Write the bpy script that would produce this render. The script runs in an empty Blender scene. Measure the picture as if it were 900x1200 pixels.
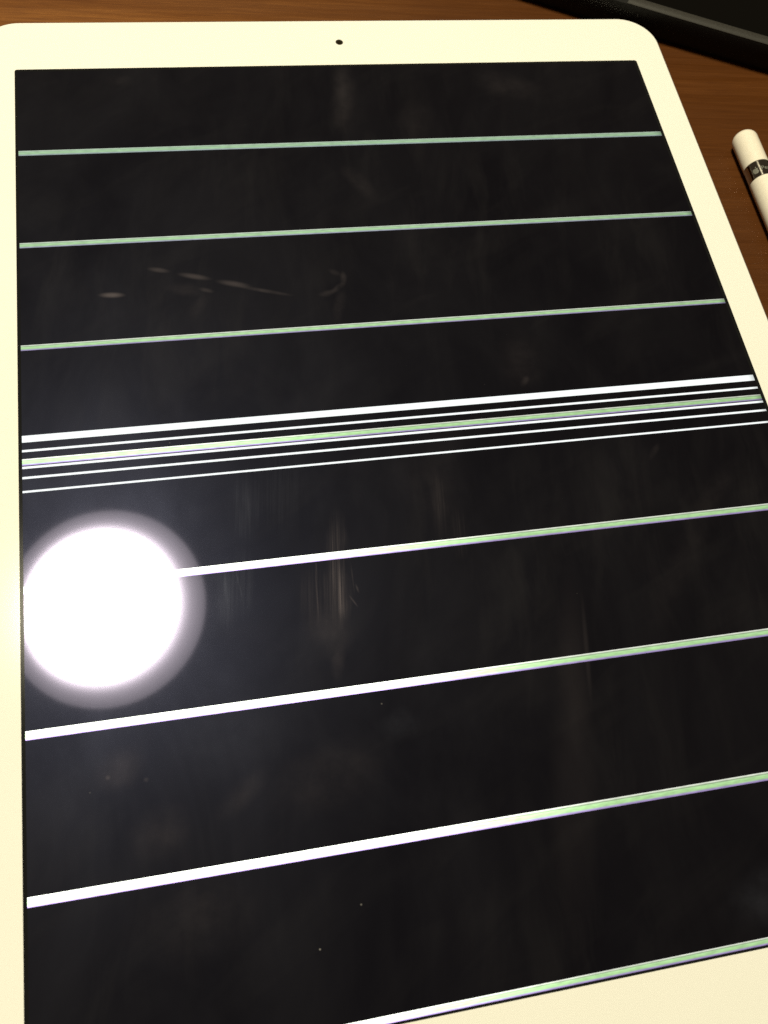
import bpy, bmesh, math, random
from mathutils import Vector, Matrix

random.seed(4)
S = bpy.context.scene
C = S.collection
MM = 0.001
GLASS = 6.9          # height of the tablet's glass above the table, mm

# ------------------------------------------------------------------ camera
cam_d = bpy.data.cameras.new('camera')
cam = bpy.data.objects.new('camera', cam_d)
C.objects.link(cam)
cam_d.sensor_fit = 'HORIZONTAL'
cam_d.sensor_width = 36.0
cam_d.lens = 36.0 * 1054.51 / 900.0
cam_d.clip_start = 0.005
cam_d.clip_end = 50.0
R = Matrix(((0.97884071, 0.1030197, -0.17679878),
            (-0.1650335, 0.90827085, -0.38445807),
            (0.12097443, 0.40550093, 0.90605418)))
M4 = R.to_4x4()
M4.translation = Vector((-52.681, -107.988, 202.384 + GLASS)) * MM
cam.matrix_world = M4
cam_d.dof.use_dof = True
cam_d.dof.focus_distance = 0.245
cam_d.dof.aperture_fstop = 44.0
S.camera = cam

# ------------------------------------------------------------------ world: a dim warm room
w = bpy.data.worlds.new('World')
S.world = w
w.use_nodes = True
w.node_tree.nodes['Background'].inputs[0].default_value = (1.0, 0.76, 0.52, 1)
w.node_tree.nodes['Background'].inputs[1].default_value = 0.075
S.view_settings.view_transform = 'Standard'
S.view_settings.look = 'None'
S.view_settings.exposure = 0.0
S.view_settings.gamma = 1.0
try:
    S.cycles.use_denoising = False
    S.cycles.caustics_reflective = False
    S.cycles.caustics_refractive = False
    S.cycles.blur_glossy = 0.3
    S.cycles.max_bounces = 8
    S.cycles.sample_clamp_indirect = 4.0
except Exception:
    pass
LAMP = 174.0          # radiance of the ceiling lamp's bright diffuser


# ------------------------------------------------------------------ helpers
def link(name, me, mat=None, parent=None, smooth=False):
    o = bpy.data.objects.new(name, me)
    C.objects.link(o)
    if mat is not None:
        me.materials.append(mat)
    if parent is not None:
        o.parent = parent
    if smooth:
        for p in me.polygons:
            p.use_smooth = True
    return o


def obj(name, bm, mat=None, parent=None, smooth=False, sharp=None):
    bm.normal_update()
    me = bpy.data.meshes.new(name)
    bm.to_mesh(me)
    bm.free()
    o = link(name, me, mat, parent, smooth)
    if smooth and sharp:
        me.set_sharp_from_angle(angle=math.radians(sharp))
    return o


def thing(name, label, cat, loc=(0, 0, 0), rotz=0.0):
    o = bpy.data.objects.new(name, None)
    o.empty_display_size = 0.01
    C.objects.link(o)
    o.location = Vector(loc) * MM
    o.rotation_euler = (0, 0, rotz)
    o['label'] = label
    o['category'] = cat
    return o


def rrect(w_, h_, r, n=10):
    """rounded rectangle outline, counter-clockwise, mm"""
    pts = []
    for cx, cy, a0 in ((w_/2-r, h_/2-r, 0), (-w_/2+r, h_/2-r, 90), (-w_/2+r, -h_/2+r, 180), (w_/2-r, -h_/2+r, 270)):
        for k in range(n+1):
            a = math.radians(a0 + 90.0*k/n)
            pts.append((cx + r*math.cos(a), cy + r*math.sin(a)))
    return pts


def loft(bm, rings, close_bottom=True, close_top=True):
    """rings: list of lists of 3d points in mm, all the same length"""
    R_ = [[bm.verts.new(Vector(p)*MM) for p in ring] for ring in rings]
    n = len(R_[0])
    for a, b in zip(R_, R_[1:]):
        for i in range(n):
            j = (i+1) % n
            bm.faces.new((a[i], a[j], b[j], b[i]))
    if close_bottom:
        bm.faces.new(list(reversed(R_[0])))
    if close_top:
        bm.faces.new(R_[-1])
    return R_


def rr_ring(w_, h_, r, z, inset, n=10):
    return [(x, y, z) for x, y in rrect(w_-2*inset, h_-2*inset, max(r-inset, 0.05), n)]


def lathe(bm, prof, n=48, axis='y'):
    """prof: (radius, along) mm; axis along y or z"""
    rings = []
    for r, t in prof:
        ring = []
        for k in range(n):
            a = 2*math.pi*k/n
            if axis == 'y':
                ring.append(Vector((r*math.sin(a), t, r*math.cos(a)))*MM)
            else:
                ring.append(Vector((r*math.cos(a), r*math.sin(a), t))*MM)
        rings.append(ring)
    vs = []
    for (r, t), ring in zip(prof, rings):
        if r < 1e-6:
            vs.append([bm.verts.new(ring[0])])
        else:
            vs.append([bm.verts.new(p) for p in ring])
    for a, b in zip(vs, vs[1:]):
        for k in range(n):
            j = (k+1) % n
            if len(a) == 1 and len(b) > 1:
                bm.faces.new((a[0], b[k], b[j]))
            elif len(b) == 1 and len(a) > 1:
                bm.faces.new((a[j], a[k], b[0]))
            elif len(a) > 1:
                bm.faces.new((a[j], a[k], b[k], b[j]))
    bmesh.ops.recalc_face_normals(bm, faces=bm.faces[:])


# ------------------------------------------------------------------ material helpers
class Mat:
    def __init__(self, name):
        self.m = bpy.data.materials.new(name)
        self.m.use_nodes = True
        self.t = self.m.node_tree
        self.bsdf = self.t.nodes['Principled BSDF']
        self.out = self.t.nodes['Material Output']

    def node(self, typ, **kw):
        n = self.t.nodes.new(typ)
        for k, v in kw.items():
            setattr(n, k, v)
        return n

    def ln(self, a, b):
        self.t.links.new(a, b)

    def put(self, sock, v):
        if hasattr(v, 'is_linked') or hasattr(v, 'links'):
            self.ln(v, sock)
        else:
            sock.default_value = v

    def math(self, op, a, b=0.0, clamp=False):
        n = self.node('ShaderNodeMath', operation=op)
        n.use_clamp = clamp
        self.put(n.inputs[0], a)
        self.put(n.inputs[1], b)
        return n.outputs[0]

    def rng(self, v, a, b, c, d, interp='LINEAR'):
        n = self.node('ShaderNodeMapRange', interpolation_type=interp)
        self.put(n.inputs['Value'], v)
        for k, x in zip(('From Min', 'From Max', 'To Min', 'To Max'), (a, b, c, d)):
            n.inputs[k].default_value = x
        return n.outputs['Result']

    def coord(self):
        return self.node('ShaderNodeTexCoord').outputs['Object']

    def mapping(self, v, loc=(0, 0, 0), rot=(0, 0, 0), scale=(1, 1, 1), typ='POINT'):
        n = self.node('ShaderNodeMapping', vector_type=typ)
        self.ln(v, n.inputs['Vector'])
        n.inputs['Location'].default_value = loc
        n.inputs['Rotation'].default_value = rot
        n.inputs['Scale'].default_value = scale
        return n.outputs['Vector']

    def noise(self, v, scale, detail=3.0, rough=0.55, dist=0.0):
        n = self.node('ShaderNodeTexNoise')
        self.ln(v, n.inputs['Vector'])
        n.inputs['Scale'].default_value = scale
        n.inputs['Detail'].default_value = detail
        n.inputs['Roughness'].default_value = rough
        n.inputs['Distortion'].default_value = dist
        return n.outputs['Fac']

    def ramp(self, v, stops):
        n = self.node('ShaderNodeValToRGB')
        self.ln(v, n.inputs['Fac'])
        e = n.color_ramp.elements
        while len(e) < len(stops):
            e.new(0.5)
        for el, (p, c) in zip(e, stops):
            el.position = p
            el.color = (*c, 1)
        return n.outputs['Color']

    def mix(self, f, a, b, blend='MIX'):
        n = self.node('ShaderNodeMix', data_type='RGBA', blend_type=blend)
        self.put(n.inputs['Factor'], f)
        for s, v in ((n.inputs[6], a), (n.inputs[7], b)):
            if isinstance(v, tuple):
                s.default_value = (*v, 1) if len(v) == 3 else v
            else:
                self.ln(v, s)
        return n.outputs[2]

    def setp(self, **kw):
        for k, v in kw.items():
            s = self.bsdf.inputs[k.replace('_', ' ')]
            if isinstance(v, tuple):
                s.default_value = (*v, 1) if len(v) == 3 else v
            else:
                self.put(s, v)
        return self


def plain(name, col, rough, metal=0.0, spec=0.5, vary=0.0, vscale=200.0):
    m = Mat(name)
    m.setp(Base_Color=col, Roughness=rough, Metallic=metal)
    m.bsdf.inputs['Specular IOR Level'].default_value = spec
    if vary:
        n = m.noise(m.coord(), vscale, 4)
        f = m.rng(n, 0.3, 0.7, 1-vary, 1+vary)
        hsv = m.node('ShaderNodeHueSaturation')
        hsv.inputs['Color'].default_value = (*col, 1)
        m.ln(f, hsv.inputs['Value'])
        m.ln(hsv.outputs[0], m.bsdf.inputs['Base Color'])
        m.ln(m.rng(n, 0.3, 0.7, rough*0.85, rough*1.15), m.bsdf.inputs['Roughness'])
    return m.m


# ------------------------------------------------------------------ screen glass: finger marks, dust, rub marks, painted room reflections
# centre x, y (mm on the glass), half-length, half-width, direction (deg), strength, warm(1)/cool(0), streaky
SMEARS_REFLECTIONS = [
    # the broad rubbed mark right of the lamp's reflection
    (-26.3, -29.5, 9.0, 2.6, 83, 0.022, 1, 1), (-27.6, -41.5, 8.5, 3.2, 84, 0.036, 1, 1),
    (-26.4, -45.5, 3.2, 1.6, 80, 0.022, 1, 1), (-31.0, -50.5, 6.5, 5.5, 84, 0.014, 1, 0),
    (-30.0, -58.0, 4.5, 1.6, 78, 0.013, 1, 0), (-33.5, -42.0, 9.0, 3.6, 85, 0.010, 1, 1),
    (-26.9, -40.0, 8.5, 0.20, 82.5, 0.055, 1, 1), (-25.3, -36.0, 7.0, 0.16, 83, 0.040, 1, 1), (-28.6, -40.5, 6.5, 0.18, 83, 0.035, 1, 1),
    (-27.6, -33.0, 9.0, 0.14, 83, 0.030, 1, 1), (-23.6, -38.5, 4.0, 0.22, 88, 0.025, 1, 0), (-24.3, -44.0, 1.8, 0.25, 118, 0.040, 1, 0),
    (-22.9, -41.0, 1.2, 0.3, 100, 0.035, 1, 0), (-32.6, -41.5, 8.0, 0.22, 86, 0.022, 1, 1), (-31.8, -34.0, 4.0, 0.2, 86, 0.020, 1, 1),
    (-50.4, -36.5, 4.5, 0.25, 97, 0.022, 0, 1), (-53.5, -37.0, 5.0, 0.5, 88, 0.020, 0, 1), (-48.4, -20.0, 5.5, 0.4, 84, 0.016, 0, 1),
    (-46.2, -17.5, 5.0, 0.25, 84, 0.018, 0, 1), (-82.0, -76.2, 0.6, 0.55, 0, 0.035, 1, 0), (-74.2, -77.8, 0.6, 0.55, 0, 0.028, 1, 0),
    # paler strokes between it and the lamp
    (-47.0, -17.0, 9.0, 4.0, 84, 0.012, 0, 1), (-49.5, -36.0, 9.0, 2.6, 86, 0.013, 0, 1),
    (-53.5, -39.0, 9.0, 3.0, 86, 0.014, 0, 1), (-56.5, -40.0, 11.0, 7.0, 86, 0.008, 0, 0),
    (-38.0, -13.0, 12.0, 6.0, 84, 0.007, 0, 1),
    # strokes in the middle
    (1.0, -22.0, 10.0, 2.4, 84, 0.010, 1, 1), (5.0, -30.0, 7.0, 2.2, 84, 0.008, 1, 1),
    (0.0, -14.0, 14.0, 11.0, 84, 0.005, 1, 0),
    # long upright room reflection at right, painted in, with its crisp edge
    (29.4, -63.0, 13.0, 0.7, 80, 0.010, 1, 2), (25.8, -64.0, 22.0, 4.2, 78, 0.0062, 1, 2),
    (18.5, -92.0, 34.0, 5.5, 76, 0.0058, 1, 2),
    # spots at lower left
    (-79.5, -74.6, 6.0, 4.5, 40, 0.018, 1, 0), (-72.0, -89.0, 7.0, 5.5, 20, 0.012, 1, 0),
    (-55.0, -84.0, 8.0, 2.6, 35, 0.010, 1, 0), (-36.0, -83.0, 14.0, 7.0, 15, 0.009, 1, 0),
    (-18.0, -74.0, 4.5, 4.0, 15, 0.010, 0, 0), (-66.0, -106.0, 14.0, 8.0, 10, 0.008, 1, 0),
    (-58.0, -72.0, 16.0, 9.0, 15, 0.006, 0, 0),
    # dashed rub marks under the second line
    (-75.3, 48.5, 3.3, 0.95, -4, 0.080, 1, 2), (-62.6, 55.9, 3.0, 0.9, -13, 0.034, 1, 2),
    (-53.3, 53.1, 4.4, 1.0, -15, 0.042, 1, 2), (-43.0, 49.9, 4.6, 1.05, -15, 0.040, 1, 2),
    (-35.0, 47.0, 7.5, 0.7, -16, 0.026, 1, 0), (-56.5, 49.0, 5.0, 2.2, -20, 0.010, 1, 0),
    (-50.5, 48.3, 2.2, 0.8, -20, 0.022, 1, 0), (-53.0, 43.0, 5.0, 2.0, 60, 0.007, 1, 0),
    (-13.3, 49.2, 2.8, 1.05, 80, 0.020, 1, 0), (-14.8, 46.4, 2.4, 1.05, 42, 0.019, 1, 0), (-17.4, 45.0, 2.8, 1.1, 14, 0.015, 1, 0),
    (-15.0, 52.0, 2.0, 1.05, 128, 0.012, 1, 0),
    (-15.3, 40.0, 6.5, 1.5, 75, 0.010, 1, 0),
    # faint marks at the top, the first a room reflection painted in
    (-1.8, 119.0, 17.0, 4.0, 82, 0.011, 1, 0), (-3.0, 84.0, 8.0, 3.0, -60, 0.009, 1, 0),
    (-70.0, 127.5, 4.0, 2.5, 0, 0.007, 1, 0), (52.0, 122.0, 12.0, 6.0, -20, 0.007, 1, 0),
    (18.0, 108.0, 10.0, 6.0, 60, 0.005, 1, 0), (32.0, 18.0, 10.0, 7.0, 80, 0.007, 1, 0),
    (31.5, 12.0, 2.0, 1.2, 60, 0.015, 1, 0), (62.0, -13.0, 3.0, 1.0, 50, 0.012, 1, 0),
    (75.0, -26.0, 14.0, 3.0, 40, 0.005, 1, 0), (60.0, -45.0, 22.0, 4.0, 48, 0.004, 1, 0),
    # bluish reflection painted into the lower right corner
    (62.0, -122.0, 17.0, 6.5, 8, 0.013, 0, 0),
]


def glassify(m, base_dark):
    """builds the dirty glass with its painted reflections over a dark panel; returns nothing, wires the shader"""
    co = m.coord()
    warp_n = m.node('ShaderNodeTexNoise')
    m.ln(co, warp_n.inputs['Vector'])
    warp_n.inputs['Scale'].default_value = 90
    warp_n.inputs['Detail'].default_value = 3
    sub = m.node('ShaderNodeVectorMath', operation='SUBTRACT')
    m.ln(warp_n.outputs['Color'], sub.inputs[0])
    sub.inputs[1].default_value = (0.5, 0.5, 0.5)
    scl = m.node('ShaderNodeVectorMath', operation='SCALE')
    m.ln(sub.outputs[0], scl.inputs[0])
    scl.inputs['Scale'].default_value = 0.0032
    add = m.node('ShaderNodeVectorMath', operation='ADD')
    m.ln(co, add.inputs[0])
    m.ln(scl.outputs[0], add.inputs[1])
    wc = add.outputs[0]
    streak_v = m.mapping(co, rot=(0, 0, math.radians(-83)), scale=(1, 1, 1))
    streak_v = m.mapping(streak_v, scale=(30, 1700, 1))
    st = m.rng(m.noise(streak_v, 1.0, 4, 0.7), 0.44, 0.68, 0.35, 1.8)
    blotch = m.rng(m.noise(co, 160, 5, 0.62), 0.32, 0.68, 0.35, 1.5)
    sums = {0: None, 1: None}
    for (x, y, a, b, ang, s, warm, streaky) in SMEARS_REFLECTIONS:
        v = m.mapping(wc if (b > 1.0 and streaky < 2) else co, loc=(x*MM, y*MM, GLASS*MM), rot=(0, 0, math.radians(ang)),
                      scale=(a*MM, b*MM, 1.0), typ='TEXTURE')
        ln = m.node('ShaderNodeVectorMath', operation='LENGTH')
        m.ln(v, ln.inputs[0])
        f = m.rng(ln.outputs['Value'], 0.15, 1.25, s*(0.62 if s < 0.045 and not streaky else 0.75), 0.0, 'SMOOTHSTEP')
        if streaky < 2:
            f = m.math('MULTIPLY', f, st if streaky else blotch)
        sums[warm] = f if sums[warm] is None else m.math('ADD', sums[warm], f)
    cloud = m.noise(m.mapping(co, rot=(0, 0, 0.2), scale=(1.5, 0.8, 1)), 22, 4, 0.6, 0.6)
    haze = m.rng(cloud, 0.36, 0.72, 0.0, 0.0022)
    # wiping swirls: long soft swipes that run into one another
    w1 = m.noise(m.mapping(m.mapping(wc, rot=(0, 0, math.radians(-82))), scale=(26, 120, 1)), 1.0, 4, 0.55, 0.5)
    w2 = m.noise(m.mapping(m.mapping(wc, rot=(0, 0, math.radians(-28))), scale=(22, 85, 1)), 1.0, 3, 0.5, 0.6)
    area = m.rng(m.noise(co, 14, 2, 0.5), 0.40, 0.66, 0.15, 1.0)
    w1 = m.math('MULTIPLY', m.rng(w1, 0.48, 0.76, 0.0, 0.0052), area)
    w2 = m.rng(w2, 0.52, 0.78, 0.0, 0.0026)
    haze = m.math('ADD', haze, m.math('ADD', w1, w2))
    # dust specks
    vo = m.node('ShaderNodeTexVoronoi', feature='F1')
    m.ln(m.mapping(co, scale=(1, 1, 0)), vo.inputs['Vector'])
    vo.inputs['Scale'].default_value = 95
    sep = m.node('ShaderNodeSeparateColor')
    m.ln(vo.outputs['Color'], sep.inputs[0])
    pick = m.math('GREATER_THAN', sep.outputs[0], 0.80)
    spot = m.rng(vo.outputs['Distance'], 0.008, 0.024, 0.22, 0.0)
    dust = m.math('MULTIPLY', pick, spot)
    dust = m.math('MULTIPLY', dust, sep.outputs[1])

    def tint(v, c):
        n = m.node('ShaderNodeVectorMath', operation='SCALE')
        n.inputs[0].default_value = c
        m.ln(v, n.inputs['Scale'])
        return n.outputs[0]

    def vadd(a, b):
        n = m.node('ShaderNodeVectorMath', operation='ADD')
        m.put(n.inputs[0], a)
        m.put(n.inputs[1], b)
        return n.outputs[0]
    col = vadd(tint(sums[1], (1.0, 0.84, 0.92)), tint(sums[0], (0.84, 0.90, 1.22)))
    col = vadd(col, tint(haze, (1.0, 0.93, 0.95)))
    col = vadd(col, tint(dust, (1.0, 0.95, 0.95)))
    b = m.node('ShaderNodeVectorMath', operation='ADD')
    m.ln(col, b.inputs[0])
    b.inputs[1].default_value = base_dark
    m.ln(b.outputs[0], m.bsdf.inputs['Base Color'])
    m.bsdf.inputs['Roughness'].default_value = 0.035
    m.bsdf.inputs['IOR'].default_value = 1.52
    m.bsdf.inputs['Specular IOR Level'].default_value = 0.58
    m.bsdf.inputs['Specular Tint'].default_value = (0.68, 0.635, 1.0, 1)
    # oily film: a very weak broad gloss beside the mirror-like one
    g1 = m.node('ShaderNodeBsdfGlossy')
    g1.inputs['Color'].default_value = (0.46, 0.52, 1.0, 1)
    g1.inputs['Roughness'].default_value = 0.30
    g2 = m.node('ShaderNodeBsdfGlossy')
    g2.inputs['Color'].default_value = (0.76, 0.79, 1.0, 1)
    g2.inputs['Roughness'].default_value = 0.55
    m1 = m.node('ShaderNodeMixShader')
    m.ln(m.rng(cloud, 0.3, 0.75, 0.0030, 0.0052), m1.inputs[0])
    m.ln(m.bsdf.outputs[0], m1.inputs[1])
    m.ln(g1.outputs[0], m1.inputs[2])
    m2 = m.node('ShaderNodeMixShader')
    m.ln(m.rng(cloud, 0.3, 0.75, 0.0016, 0.0034), m2.inputs[0])
    m.ln(m1.outputs[0], m2.inputs[1])
    m.ln(g2.outputs[0], m2.inputs[2])
    m.ln(m2.outputs[0], m.out.inputs['Surface'])
    return co


m = Mat('dark_screen_glass')
glassify(m, (0.0013, 0.0013, 0.0020))
SCREEN = m.m


def line_material(name, coloured):
    m = Mat(name)
    co = glassify(m, (0.0013, 0.0013, 0.0020))
    sx = m.node('ShaderNodeSeparateXYZ')
    m.ln(co, sx.inputs[0])
    # emission fades at the right ends; viewing-angle dimming is painted in further down
    endf = m.rng(sx.outputs[0], 0.0962, 0.0987, 1.0, 0.60, 'SMOOTHSTEP')
    if coloured:
        uv = m.node('ShaderNodeTexCoord').outputs['UV']
        su = m.node('ShaderNodeSeparateXYZ')
        m.ln(uv, su.inputs[0])
        prof = m.ramp(su.outputs[1], [(0.0, (0.25, 0.18, 0.38)), (0.14, (0.36, 0.28, 0.52)), (0.30, (0.38, 0.60, 0.30)),
                                      (0.46, (0.40, 0.68, 0.29)), (0.68, (0.45, 0.70, 0.36)), (0.745, (0.26, 0.40, 0.21)),
                                      (0.80, (0.30, 0.36, 0.24)), (0.87, (0.66, 0.74, 0.58)), (1.0, (0.78, 0.80, 0.70))])
        # pale lines near the top: colours blur together
        pale = m.rng(sx.outputs[1], 0.02, 0.105, 0.0, 0.62)
        prof = m.mix(pale, prof, (0.40, 0.60, 0.42))
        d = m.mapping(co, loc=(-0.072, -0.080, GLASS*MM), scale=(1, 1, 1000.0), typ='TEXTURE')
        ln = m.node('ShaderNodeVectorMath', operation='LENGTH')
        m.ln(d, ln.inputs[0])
        gain = m.rng(ln.outputs['Value'], 0.045, 0.104, 4.0, 1.0, 'SMOOTHSTEP')  # viewing-angle falloff painted into the emission, brightest at lower left
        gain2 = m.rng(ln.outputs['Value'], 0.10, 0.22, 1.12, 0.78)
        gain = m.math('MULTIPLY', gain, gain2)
        # cross-talk shimmer along the line
        sh = m.noise(m.mapping(co, scale=(420, 1900, 1)), 1.0, 2, 0.6)
        gain = m.math('MULTIPLY', gain, m.rng(sh, 0.3, 0.7, 0.84, 1.16))
        gain = m.math('MULTIPLY', gain, endf)
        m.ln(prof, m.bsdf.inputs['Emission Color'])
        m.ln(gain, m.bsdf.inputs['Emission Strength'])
    else:
        m.bsdf.inputs['Emission Color'].default_value = (0.95, 1.0, 0.97, 1)
        m.ln(m.math('MULTIPLY', endf, 1.12), m.bsdf.inputs['Emission Strength'])
    return m.m


LINE_C = line_material('green_line_light', True)
LINE_W = line_material('white_line_light', False)

# white-painted front glass, hard aluminium, plastics
m = Mat('white_front_glass')
n = m.noise(m.coord(), 60, 3)
m.ln(m.mix(n, (0.83, 0.82, 0.775), (0.85, 0.84, 0.80)), m.bsdf.inputs['Base Color'])
m.setp(Roughness=0.10)
m.bsdf.inputs['Specular IOR Level'].default_value = 0.12
BEZEL = m.m
BORDER = plain('black_masked_glass', (0.009, 0.009, 0.0095), 0.12, spec=0.05)
ALU = plain('brushed_aluminium', (0.72, 0.70, 0.68), 0.32, 1.0, vary=0.04)
LENS = plain('dark_lens_glass', (0.012, 0.009, 0.003), 0.08)
LENSRING = plain('lens_surround', (0.02, 0.016, 0.008), 0.35)
m = Mat('white_gloss_plastic')
n = m.noise(m.coord(), 900, 4, 0.7)
m.ln(m.mix(m.rng(n, 0.35, 0.7, 0, 1), (0.87, 0.81, 0.71), (0.83, 0.76, 0.65)), m.bsdf.inputs['Base Color'])
m.setp(Roughness=0.22)
WHITEP = m.m
m = Mat('dark_chrome_ring')
n = m.noise(m.coord(), 1500, 4, 0.7)
m.setp(Base_Color=(0.40, 0.37, 0.33), Metallic=1.0)
m.ln(m.rng(n, 0.3, 0.7, 0.115, 0.15), m.bsdf.inputs['Roughness'])
m.bsdf.inputs['Anisotropic'].default_value = 0.92
tg = m.node('ShaderNodeTangent', direction_type='RADIAL', axis='Y')
m.ln(tg.outputs[0], m.bsdf.inputs['Tangent'])
m.bsdf.inputs['Anisotropic Rotation'].default_value = 0.25
CHROME = m.m
PRINT = plain('pale_grey_print', (0.17, 0.165, 0.14), 0.5)
BLACKP = plain('black_matte_plastic', (0.008, 0.0075, 0.007), 0.6, spec=0.25, vary=0.15, vscale=900)
RIMP = plain('grey_satin_plastic', (0.026, 0.0235, 0.020), 0.6, spec=0.4, vary=0.22, vscale=1500)
HINGEP = plain('dark_satin_plastic', (0.010, 0.0095, 0.008), 0.5, spec=0.35, vary=0.15, vscale=900)
PANEL = plain('black_gloss_panel', (0.0022, 0.002, 0.0016), 0.25, spec=0.15)

# wood
m = Mat('brown_wood_veneer')
co = m.coord()
gv = m.mapping(co, rot=(0, 0, math.radians(4.0)))
broad = m.noise(m.mapping(gv, scale=(5, 60, 1)), 1.0, 4, 0.55, 0.5)
mid = m.noise(m.mapping(gv, scale=(14, 330, 1)), 1.0, 4, 0.6, 0.8)
fine = m.noise(m.mapping(gv, scale=(60, 1700, 1)), 1.0, 3, 0.65)
pore = m.rng(m.noise(m.mapping(gv, scale=(130, 2600, 1)), 1.0, 2, 0.6), 0.60, 0.72, 0.0, 1.0)
f = m.math('ADD', m.math('MULTIPLY', broad, 0.30), m.math('ADD', m.math('MULTIPLY', mid, 0.32), m.math('MULTIPLY', fine, 0.38)))
col = m.ramp(f, [(0.33, (0.054, 0.0158, 0.0019)), (0.50, (0.073, 0.0219, 0.0027)), (0.66, (0.100, 0.0315, 0.0042))])
# lamp sheen painted into the wood colour, paler towards the left
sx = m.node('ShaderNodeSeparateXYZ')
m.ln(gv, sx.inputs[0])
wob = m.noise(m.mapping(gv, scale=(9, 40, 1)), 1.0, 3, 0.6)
sheen_f = m.rng(m.math('ADD', sx.outputs[0], m.math('MULTIPLY', m.math('SUBTRACT', wob, 0.5), 0.12)), -0.10, 0.070, 1.0, 0.0, 'SMOOTHSTEP')
sheen_c = m.ramp(f, [(0.36, (0.090, 0.026, 0.0036)), (0.50, (0.150, 0.050, 0.0068)), (0.64, (0.225, 0.082, 0.0125))])
col = m.mix(m.math('MULTIPLY', sheen_f, 0.9), col, sheen_c)
col = m.mix(m.math('MULTIPLY', pore, 0.35), col, (0.045, 0.014, 0.004))
vo = m.node('ShaderNodeTexVoronoi', feature='F1')
m.ln(m.mapping(co, scale=(1, 1, 0)), vo.inputs['Vector'])
vo.inputs['Scale'].default_value = 70
sep = m.node('ShaderNodeSeparateColor')
m.ln(vo.outputs['Color'], sep.inputs[0])
fl = m.math('MULTIPLY', m.math('GREATER_THAN', sep.outputs[0], 0.72), m.rng(vo.outputs['Distance'], 0.010, 0.026, 0.55, 0.0))
col = m.mix(fl, col, (0.42, 0.30, 0.20))
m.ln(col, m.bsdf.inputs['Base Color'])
m.ln(m.rng(mid, 0.3, 0.7, 0.40, 0.52), m.bsdf.inputs['Roughness'])
m.bsdf.inputs['Specular IOR Level'].default_value = 0.2
bp = m.node('ShaderNodeBump')
bp.inputs['Strength'].default_value = 0.25
bp.inputs['Distance'].default_value = 0.0001
m.ln(f, bp.inputs['Height'])
m.ln(bp.outputs[0], m.bsdf.inputs['Normal'])
WOOD = m.m

# ------------------------------------------------------------------ table
bm = bmesh.new()
TW, TD = 1500.0, 800.0
loft(bm, [rr_ring(TW, TD, 14, -28, 2), rr_ring(TW, TD, 14, -26, 0), rr_ring(TW, TD, 14, -2, 0),
          rr_ring(TW, TD, 14, -0.6, 0.6), rr_ring(TW, TD, 14, 0, 2)])
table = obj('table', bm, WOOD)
table['label'] = 'brown wooden table top with fine grain under the tablet and stylus'
table['category'] = 'table'

# ------------------------------------------------------------------ ceiling lamp (seen as the round reflection in the screen)
LX, LY, LZ = -297.6, 508.9, 1600.0
lamp = thing('ceiling_lamp', 'round white ceiling lamp mirrored as a bright disc in the dark screen', 'ceiling lamp', (LX, LY, LZ + GLASS))


OVAL = 1.065          # the lamp is slightly oval


def oval(bm, cx=0.0):
    for v in bm.verts:
        v.co.y *= OVAL
        v.co.x += cx*MM


WARM = (1.0, 0.93, 0.665)
OPAL = plain('opal_glass', (0.82, 0.80, 0.76), 0.35)
bm = bmesh.new()
lathe(bm, [(0, -8), (120, -8), (160, -4)], 48, 'z')
oval(bm, -10.0)
obj('diffuser', bm, OPAL, lamp, True)
# light leaves the opal glass as a bright core that fades towards the frosted rim
for rad, z, cx, lev in ((146, -30.0, -8.0, 0.70), (153, -29.0, -7.5, 0.080), (158, -28.0, -6.5, 0.045), (162, -27.0, -5.5, 0.030), (166, -26.0, -4.5, 0.020),
                        (171, -25.0, -3.0, 0.014), (178, -24.0, -1.0, 0.010), (186, -23.0, 0.0, 0.007), (195, -22.0, 0.0, 0.024)):
    ld = bpy.data.lights.new('lamp_light', 'AREA')
    ld.shape = 'ELLIPSE'
    ld.size = 2*rad*MM
    ld.size_y = 2*rad*OVAL*MM
    ld.color = WARM
    ld.energy = LAMP * lev * math.pi * (math.pi*rad*rad*OVAL*MM*MM)
    lo = bpy.data.objects.new('lamp_light', ld)
    C.objects.link(lo)
    lo.parent = lamp
    lo.location = Vector((cx, 0, z))*MM
bm = bmesh.new()
lathe(bm, [(157, 2), (158, -2), (176, -7), (190, -5), (195, 2), (194, 12), (157, 16)], 72, 'z')
oval(bm)
obj('frosted_rim', bm, OPAL, lamp, True, 50)
bm = bmesh.new()
lathe(bm, [(0, 60), (120, 60), (124, 56), (124, 17), (0, 17)], 48, 'z')
obj('canopy', bm, plain('lamp_white_metal', (0.7, 0.7, 0.68), 0.4), lamp, True, 40)

# ------------------------------------------------------------------ tablet
tab = thing('tablet', 'large white tablet with a black screen crossed by lit green and white lines', 'tablet')
W_, H_, RAD = 220.6, 305.7, 12.5
bm = bmesh.new()
N = 16
loft(bm, [rr_ring(W_, H_, RAD, 0.15, 6.0, N), rr_ring(W_, H_, RAD, 0.7, 3.0, N), rr_ring(W_, H_, RAD, 1.9, 0.9, N),
          rr_ring(W_, H_, RAD, 3.4, 0.1, N), rr_ring(W_, H_, RAD, 4.4, 0.0, N), rr_ring(W_, H_, RAD, 6.35, 0.0, N),
          rr_ring(W_, H_, RAD, 6.74, 0.36, N), rr_ring(W_, H_, RAD, 6.74, 0.43, N), rr_ring(W_, H_, RAD, 6.2, 0.44, N)])
obj('body', bm, ALU, tab, True, 35)

SX0, SX1, SY1, SY0 = -99.37, 99.55, 132.48, -132.20     # black opening
sw, sh_ = SX1-SX0, SY1-SY0
scx, scy = (SX0+SX1)/2, (SY0+SY1)/2
CAMXY = (-0.1, 142.5)


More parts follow.
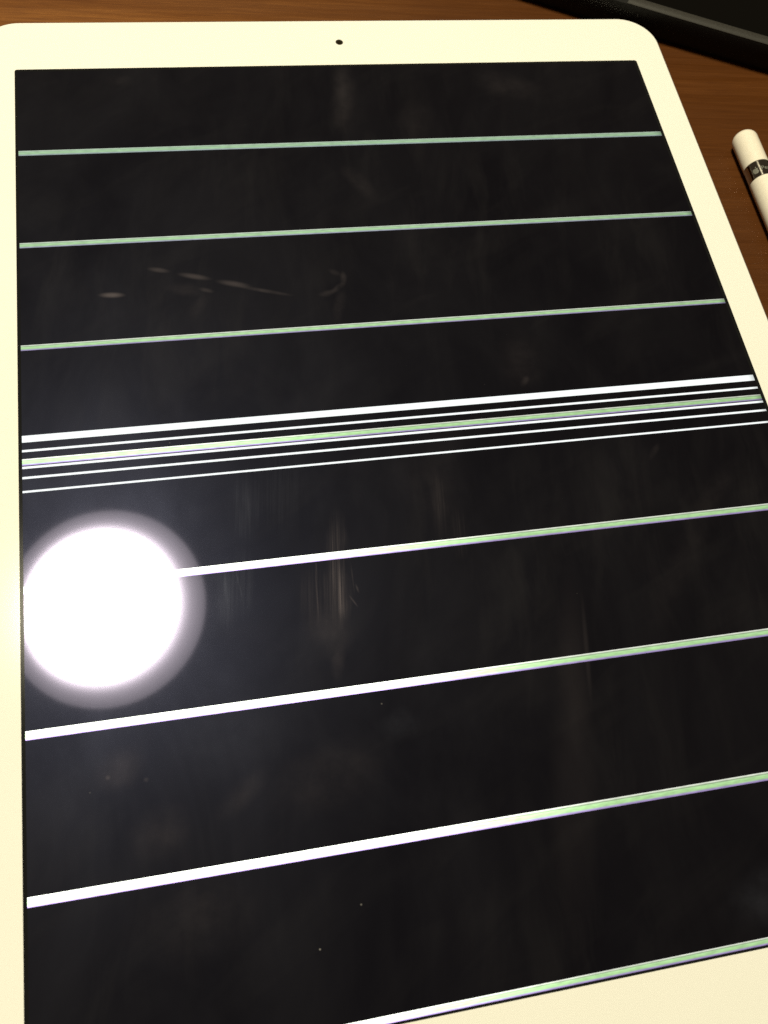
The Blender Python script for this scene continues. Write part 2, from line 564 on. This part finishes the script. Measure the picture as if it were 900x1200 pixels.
def loop(bm, pts, z):
    vs = [bm.verts.new(Vector((x, y, z))*MM) for x, y in pts]
    return vs, [bm.edges.new((vs[i], vs[(i+1) % len(vs)])) for i in range(len(vs))]


def circ(c, r, n=32):
    return [(c[0]+r*math.cos(2*math.pi*k/n), c[1]+r*math.sin(2*math.pi*k/n)) for k in range(n)]


bm = bmesh.new()
out_v, e1 = loop(bm, rrect(W_-2*0.78, H_-2*0.78, RAD-0.78, N), GLASS)
_, e2 = loop(bm, [(x+scx, y+scy) for x, y in rrect(sw, sh_, 0.8, 6)], GLASS)
_, e3 = loop(bm, circ(CAMXY, 1.22), GLASS)
bmesh.ops.triangle_fill(bm, use_beauty=True, use_dissolve=False, edges=e1+e2+e3)
for fc in bm.faces:
    if fc.normal.z < 0:
        fc.normal_flip()
prev = out_v
for ins, z in ((0.62, GLASS-0.04), (0.47, GLASS-0.15), (0.45, GLASS-0.65)):
    ring = [bm.verts.new(Vector((x, y, z))*MM) for x, y in rrect(W_-2*ins, H_-2*ins, RAD-ins, N)]
    for i in range(len(ring)):
        j = (i+1) % len(ring)
        bm.faces.new((ring[i], ring[j], prev[j], prev[i]))
    prev = ring
obj('front_bezel', bm, BEZEL, tab)

AX, AY = 98.52, 131.6
bm = bmesh.new()
_, e1 = loop(bm, [(x+scx, y+scy) for x, y in rrect(sw, sh_, 0.8, 6)], GLASS)
_, e2 = loop(bm, [(-AX, -AY), (AX, -AY), (AX, AY), (-AX, AY)], GLASS)
bmesh.ops.triangle_fill(bm, use_beauty=True, edges=e1+e2)
for fc in bm.faces:
    if fc.normal.z < 0:
        fc.normal_flip()
obj('screen_border', bm, BORDER, tab)
bm = bmesh.new()
vs, _e = loop(bm, [(-AX, -AY), (AX, -AY), (AX, AY), (-AX, AY)], GLASS)
bm.faces.new(vs)
screen = obj('screen', bm, SCREEN, tab)

LINES = [  # top edge, bottom edge, coloured
    (100.30, 98.48, 1), (67.32, 65.60, 1), (34.35, 32.72, 1),
    (7.98, 6.10, 0), (4.05, 3.44, 0), (1.52, -0.24, 1), (-0.50, -1.12, 0), (-3.27, -3.86, 0), (-7.00, -7.53, 0),
    (-31.20, -33.10, 1), (-64.10, -66.00, 1), (-97.15, -99.05, 1), (-130.25, -131.65, 1)]
for y1, y0, c in LINES:
    me = bpy.data.meshes.new('lit_line')
    z = GLASS + 0.04
    P = [(-98.5, y0, z), (98.5, y0, z), (98.5, y1, z), (-98.5, y1, z)]
    me.from_pydata([Vector(p)*MM for p in P], [], [(0, 1, 2, 3)])
    uv = me.uv_layers.new(name='UVMap')
    for i, q in enumerate(((0, 0), (1, 0), (1, 1), (0, 1))):
        uv.data[i].uv = q
    o = link('lit_line', me, LINE_C if c else LINE_W, screen)
    if c:
        o['label'] = 'glowing green line with a violet lower edge'
    elif y1 > 5:
        o['label'] = 'thick white glowing line'
    else:
        o['label'] = 'thin white glowing line'

bm = bmesh.new()
vs = [bm.verts.new(Vector((x, y, GLASS-0.05))*MM) for x, y in circ(CAMXY, 1.3)]
bm.faces.new(vs)
fc = obj('front_camera', bm, LENSRING, tab)
bm = bmesh.new()
lathe(bm, [(0, GLASS+0.02), (0.45, GLASS), (0.8, GLASS-0.035)], 32, 'z')
bmesh.ops.translate(bm, vec=Vector((CAMXY[0], CAMXY[1], 0))*MM, verts=bm.verts[:])
obj('lens', bm, LENS, fc, True)
# ------------------------------------------------------------------ stylus
PR = 4.1
pen = thing('stylus', 'white round stylus with a dark metal ring lying right of the tablet', 'stylus', (129.1, 97.5, PR + 0.02))
# local frame: y = axis, end of the cap at +y
bm = bmesh.new()
prof = []
for k in range(0, 13):
    a = k/12*math.pi/2
    prof.append((PR*math.sin(a)**0.92, 3.4*math.cos(a)))
prof[0] = (0, 3.4)
prof += [(PR, -3), (PR, -7), (PR, -11.52), (PR-0.12, -11.62), (PR-0.5, -11.64)]
lathe(bm, prof, 64)
obj('cap', bm, WHITEP, pen, True, 50)
bm = bmesh.new()
lathe(bm, [(PR-0.5, -11.66), (PR-0.10, -11.68), (PR-0.03, -11.76), (PR-0.03, -17.42), (PR-0.10, -17.5), (PR-0.5, -17.52)], 64)
ring = obj('metal_ring', bm, CHROME, pen, True, 40)
bm = bmesh.new()
lathe(bm, [(PR-0.5, -17.54), (PR-0.12, -17.56), (PR, -17.66), (PR, -60), (PR, -110), (PR, -150),
           (PR-0.05, -152)], 64)
obj('barrel', bm, WHITEP, pen, True, 50)
bm = bmesh.new()
lathe(bm, [(PR-0.05, -152.1), (3.6, -157), (2.4, -165), (1.2, -171), (0.7, -172.4), (0, -172.8)], 48)
obj('tip', bm, WHITEP, pen, True)


def wrap(bm, phi0, y0, rad):
    """bend a flat mesh (x = round the ring, y = along the axis) onto the ring"""
    for v in bm.verts:
        a = math.radians(phi0) + v.co.x/(rad*MM)
        rr = rad*MM + v.co.z
        v.co = Vector((rr*math.sin(a), y0*MM + v.co.y, rr*math.cos(a)))


def extr(bm, th=0.02):
    r = bmesh.ops.extrude_face_region(bm, geom=bm.faces[:])
    for v in r['geom']:
        if isinstance(v, bmesh.types.BMVert):
            v.co.z += th*MM
    bmesh.ops.recalc_face_normals(bm, faces=bm.faces[:])


# fruit emblem: body with a bite at the right, two-lobed top and bottom, and a leaf
left_half = [(0, 0.86), (-0.16, 0.93), (-0.36, 0.99), (-0.56, 0.97), (-0.74, 0.86), (-0.86, 0.70), (-0.93, 0.45), (-0.94, 0.2),
             (-0.90, -0.08), (-0.80, -0.38), (-0.66, -0.64), (-0.50, -0.85), (-0.34, -0.96), (-0.18, -0.95), (0, -0.90)]
right_half = [(0.18, -0.95), (0.34, -0.96), (0.50, -0.85), (0.66, -0.64), (0.80, -0.38), (0.88, -0.12), (0.74, 0.0), (0.66, 0.16),
              (0.64, 0.34), (0.70, 0.54), (0.82, 0.68), (0.74, 0.86), (0.56, 0.97), (0.36, 0.99), (0.16, 0.93)]
outl = left_half + right_half
bm = bmesh.new()
sc = 1.0
vs = [bm.verts.new(Vector((x*sc, y*sc - 0.25, 0))*MM) for x, y in outl]
ed = [bm.edges.new((vs[i], vs[(i+1) % len(vs)])) for i in range(len(vs))]
leaf = [(0.02, 1.10), (0.06, 1.32), (0.20, 1.52), (0.42, 1.62), (0.40, 1.40), (0.26, 1.20)]
vl = [bm.verts.new(Vector((x*sc, y*sc - 0.25, 0))*MM) for x, y in leaf]
ed += [bm.edges.new((vl[i], vl[(i+1) % len(vl)])) for i in range(len(vl))]
bmesh.ops.triangle_fill(bm, use_beauty=True, edges=ed)
bmesh.ops.subdivide_edges(bm, edges=bm.edges[:], cuts=4, use_grid_fill=True)
bmesh.ops.triangulate(bm, faces=bm.faces[:])
extr(bm)
wrap(bm, -47.5, -15.0, PR-0.03)
obj('emblem', bm, PRINT, ring)

fcv = bpy.data.curves.new('lettering', 'FONT')
fcv.body = 'Pencil'
fcv.size = 2.15*MM
fcv.resolution_u = 4
fcv.offset = 0.03*MM
tmp = bpy.data.objects.new('lettering', fcv)
C.objects.link(tmp)
bpy.context.view_layer.update()
me = bpy.data.meshes.new_from_object(tmp.evaluated_get(bpy.context.evaluated_depsgraph_get()))
bpy.data.objects.remove(tmp)
bm = bmesh.new()
bm.from_mesh(me)
extr(bm)
wrap(bm, -24.0, -14.9-0.75, PR-0.03)
obj('lettering', bm, PRINT, ring)

# ------------------------------------------------------------------ black device behind
ANG = math.radians(-24.6)
dev = thing('black_device', 'slim black device with a grey rim lying behind the top right corner of the tablet', 'device', (115.8, 149.35, 0), ANG)


def outline(ins, n=18):
    """local x along the front edge, y to the back; slightly bowed front"""
    L0, L1, D, r = -92.0+ins, 250.0-ins, 205.0-ins, 9.0-ins*0.6
    pts = []
    for k in range(n+1):
        x = L0+r + (L1-L0-2*r)*k/n
        pts.append((x, ins + 1.0*((x-6)/62.0)**2*0.6 if abs(x) < 90 else ins + 1.0*((math.copysign(90, x)-6)/62.0)**2*0.6))
    for cx, cy, a0 in ((L1-r, r+ins+2.0, -70), (L1-r, D-r, 0), (L0+r, D-r, 90), (L0+r, r+ins+2.0, 180)):
        for k in range(6):
            a = math.radians(a0 + 16.0*k)
            pts.append((cx+r*math.cos(a), cy+r*math.sin(a)))
    return pts


HD = 10.4
bm = bmesh.new()
loft(bm, [[(x, y, z) for x, y in outline(i)] for i, z in ((1.2, 0.05), (0.5, 0.7), (0.1, 2.0), (0.0, 5.0), (0.15, HD-1.2), (0.35, HD-0.62))])
obj('body', bm, BLACKP, dev, True, 35)


# rim: swept along the outline from the slot to the right and round; a darker cover left of the slot
def rim(name, mat, test, zoff=0.0):
    bm = bmesh.new()
    secs = [(0.35, HD-0.60), (0.36, HD-0.35+zoff), (0.9, HD+0.05+zoff), (1.8, HD+0.22+zoff), (3.4, HD+0.22+zoff), (3.9, HD+0.02+zoff), (4.0, HD-0.60)]
    loops = [outline(i, 120) for i, z in secs]
    n = len(loops[0])
    keep = [i for i in range(n) if test(*loops[0][i])]
    rows = []
    for i in keep:
        rows.append([bm.verts.new(Vector((l[i][0], l[i][1], z))*MM) for l, (_, z) in zip(loops, secs)])
    for a, b, ia, ib in zip(rows, rows[1:], keep, keep[1:]):
        if ib-ia != 1:
            continue
        for k in range(len(secs)-1):
            bm.faces.new((a[k], b[k], b[k+1], a[k+1]))
    for row in (rows[0], rows[-1]):
        bm.faces.new(row)
    bmesh.ops.recalc_face_normals(bm, faces=bm.faces[:])
    return obj(name, bm, mat, dev, True, 40)


SLOT = -17.6
rim('rim', RIMP, lambda x, y: not (x < SLOT and y < 30))
rim('hinge_cover', HINGEP, lambda x, y: x < SLOT-1.6 and y < 8, -0.25)
bm = bmesh.new()
loft(bm, [[(x, y, z) for x, y in outline(i)] for i, z in ((4.1, HD-0.62), (4.1, HD-0.35), (4.4, HD-0.15))], close_bottom=False)
obj('top_panel', bm, PANEL, dev)
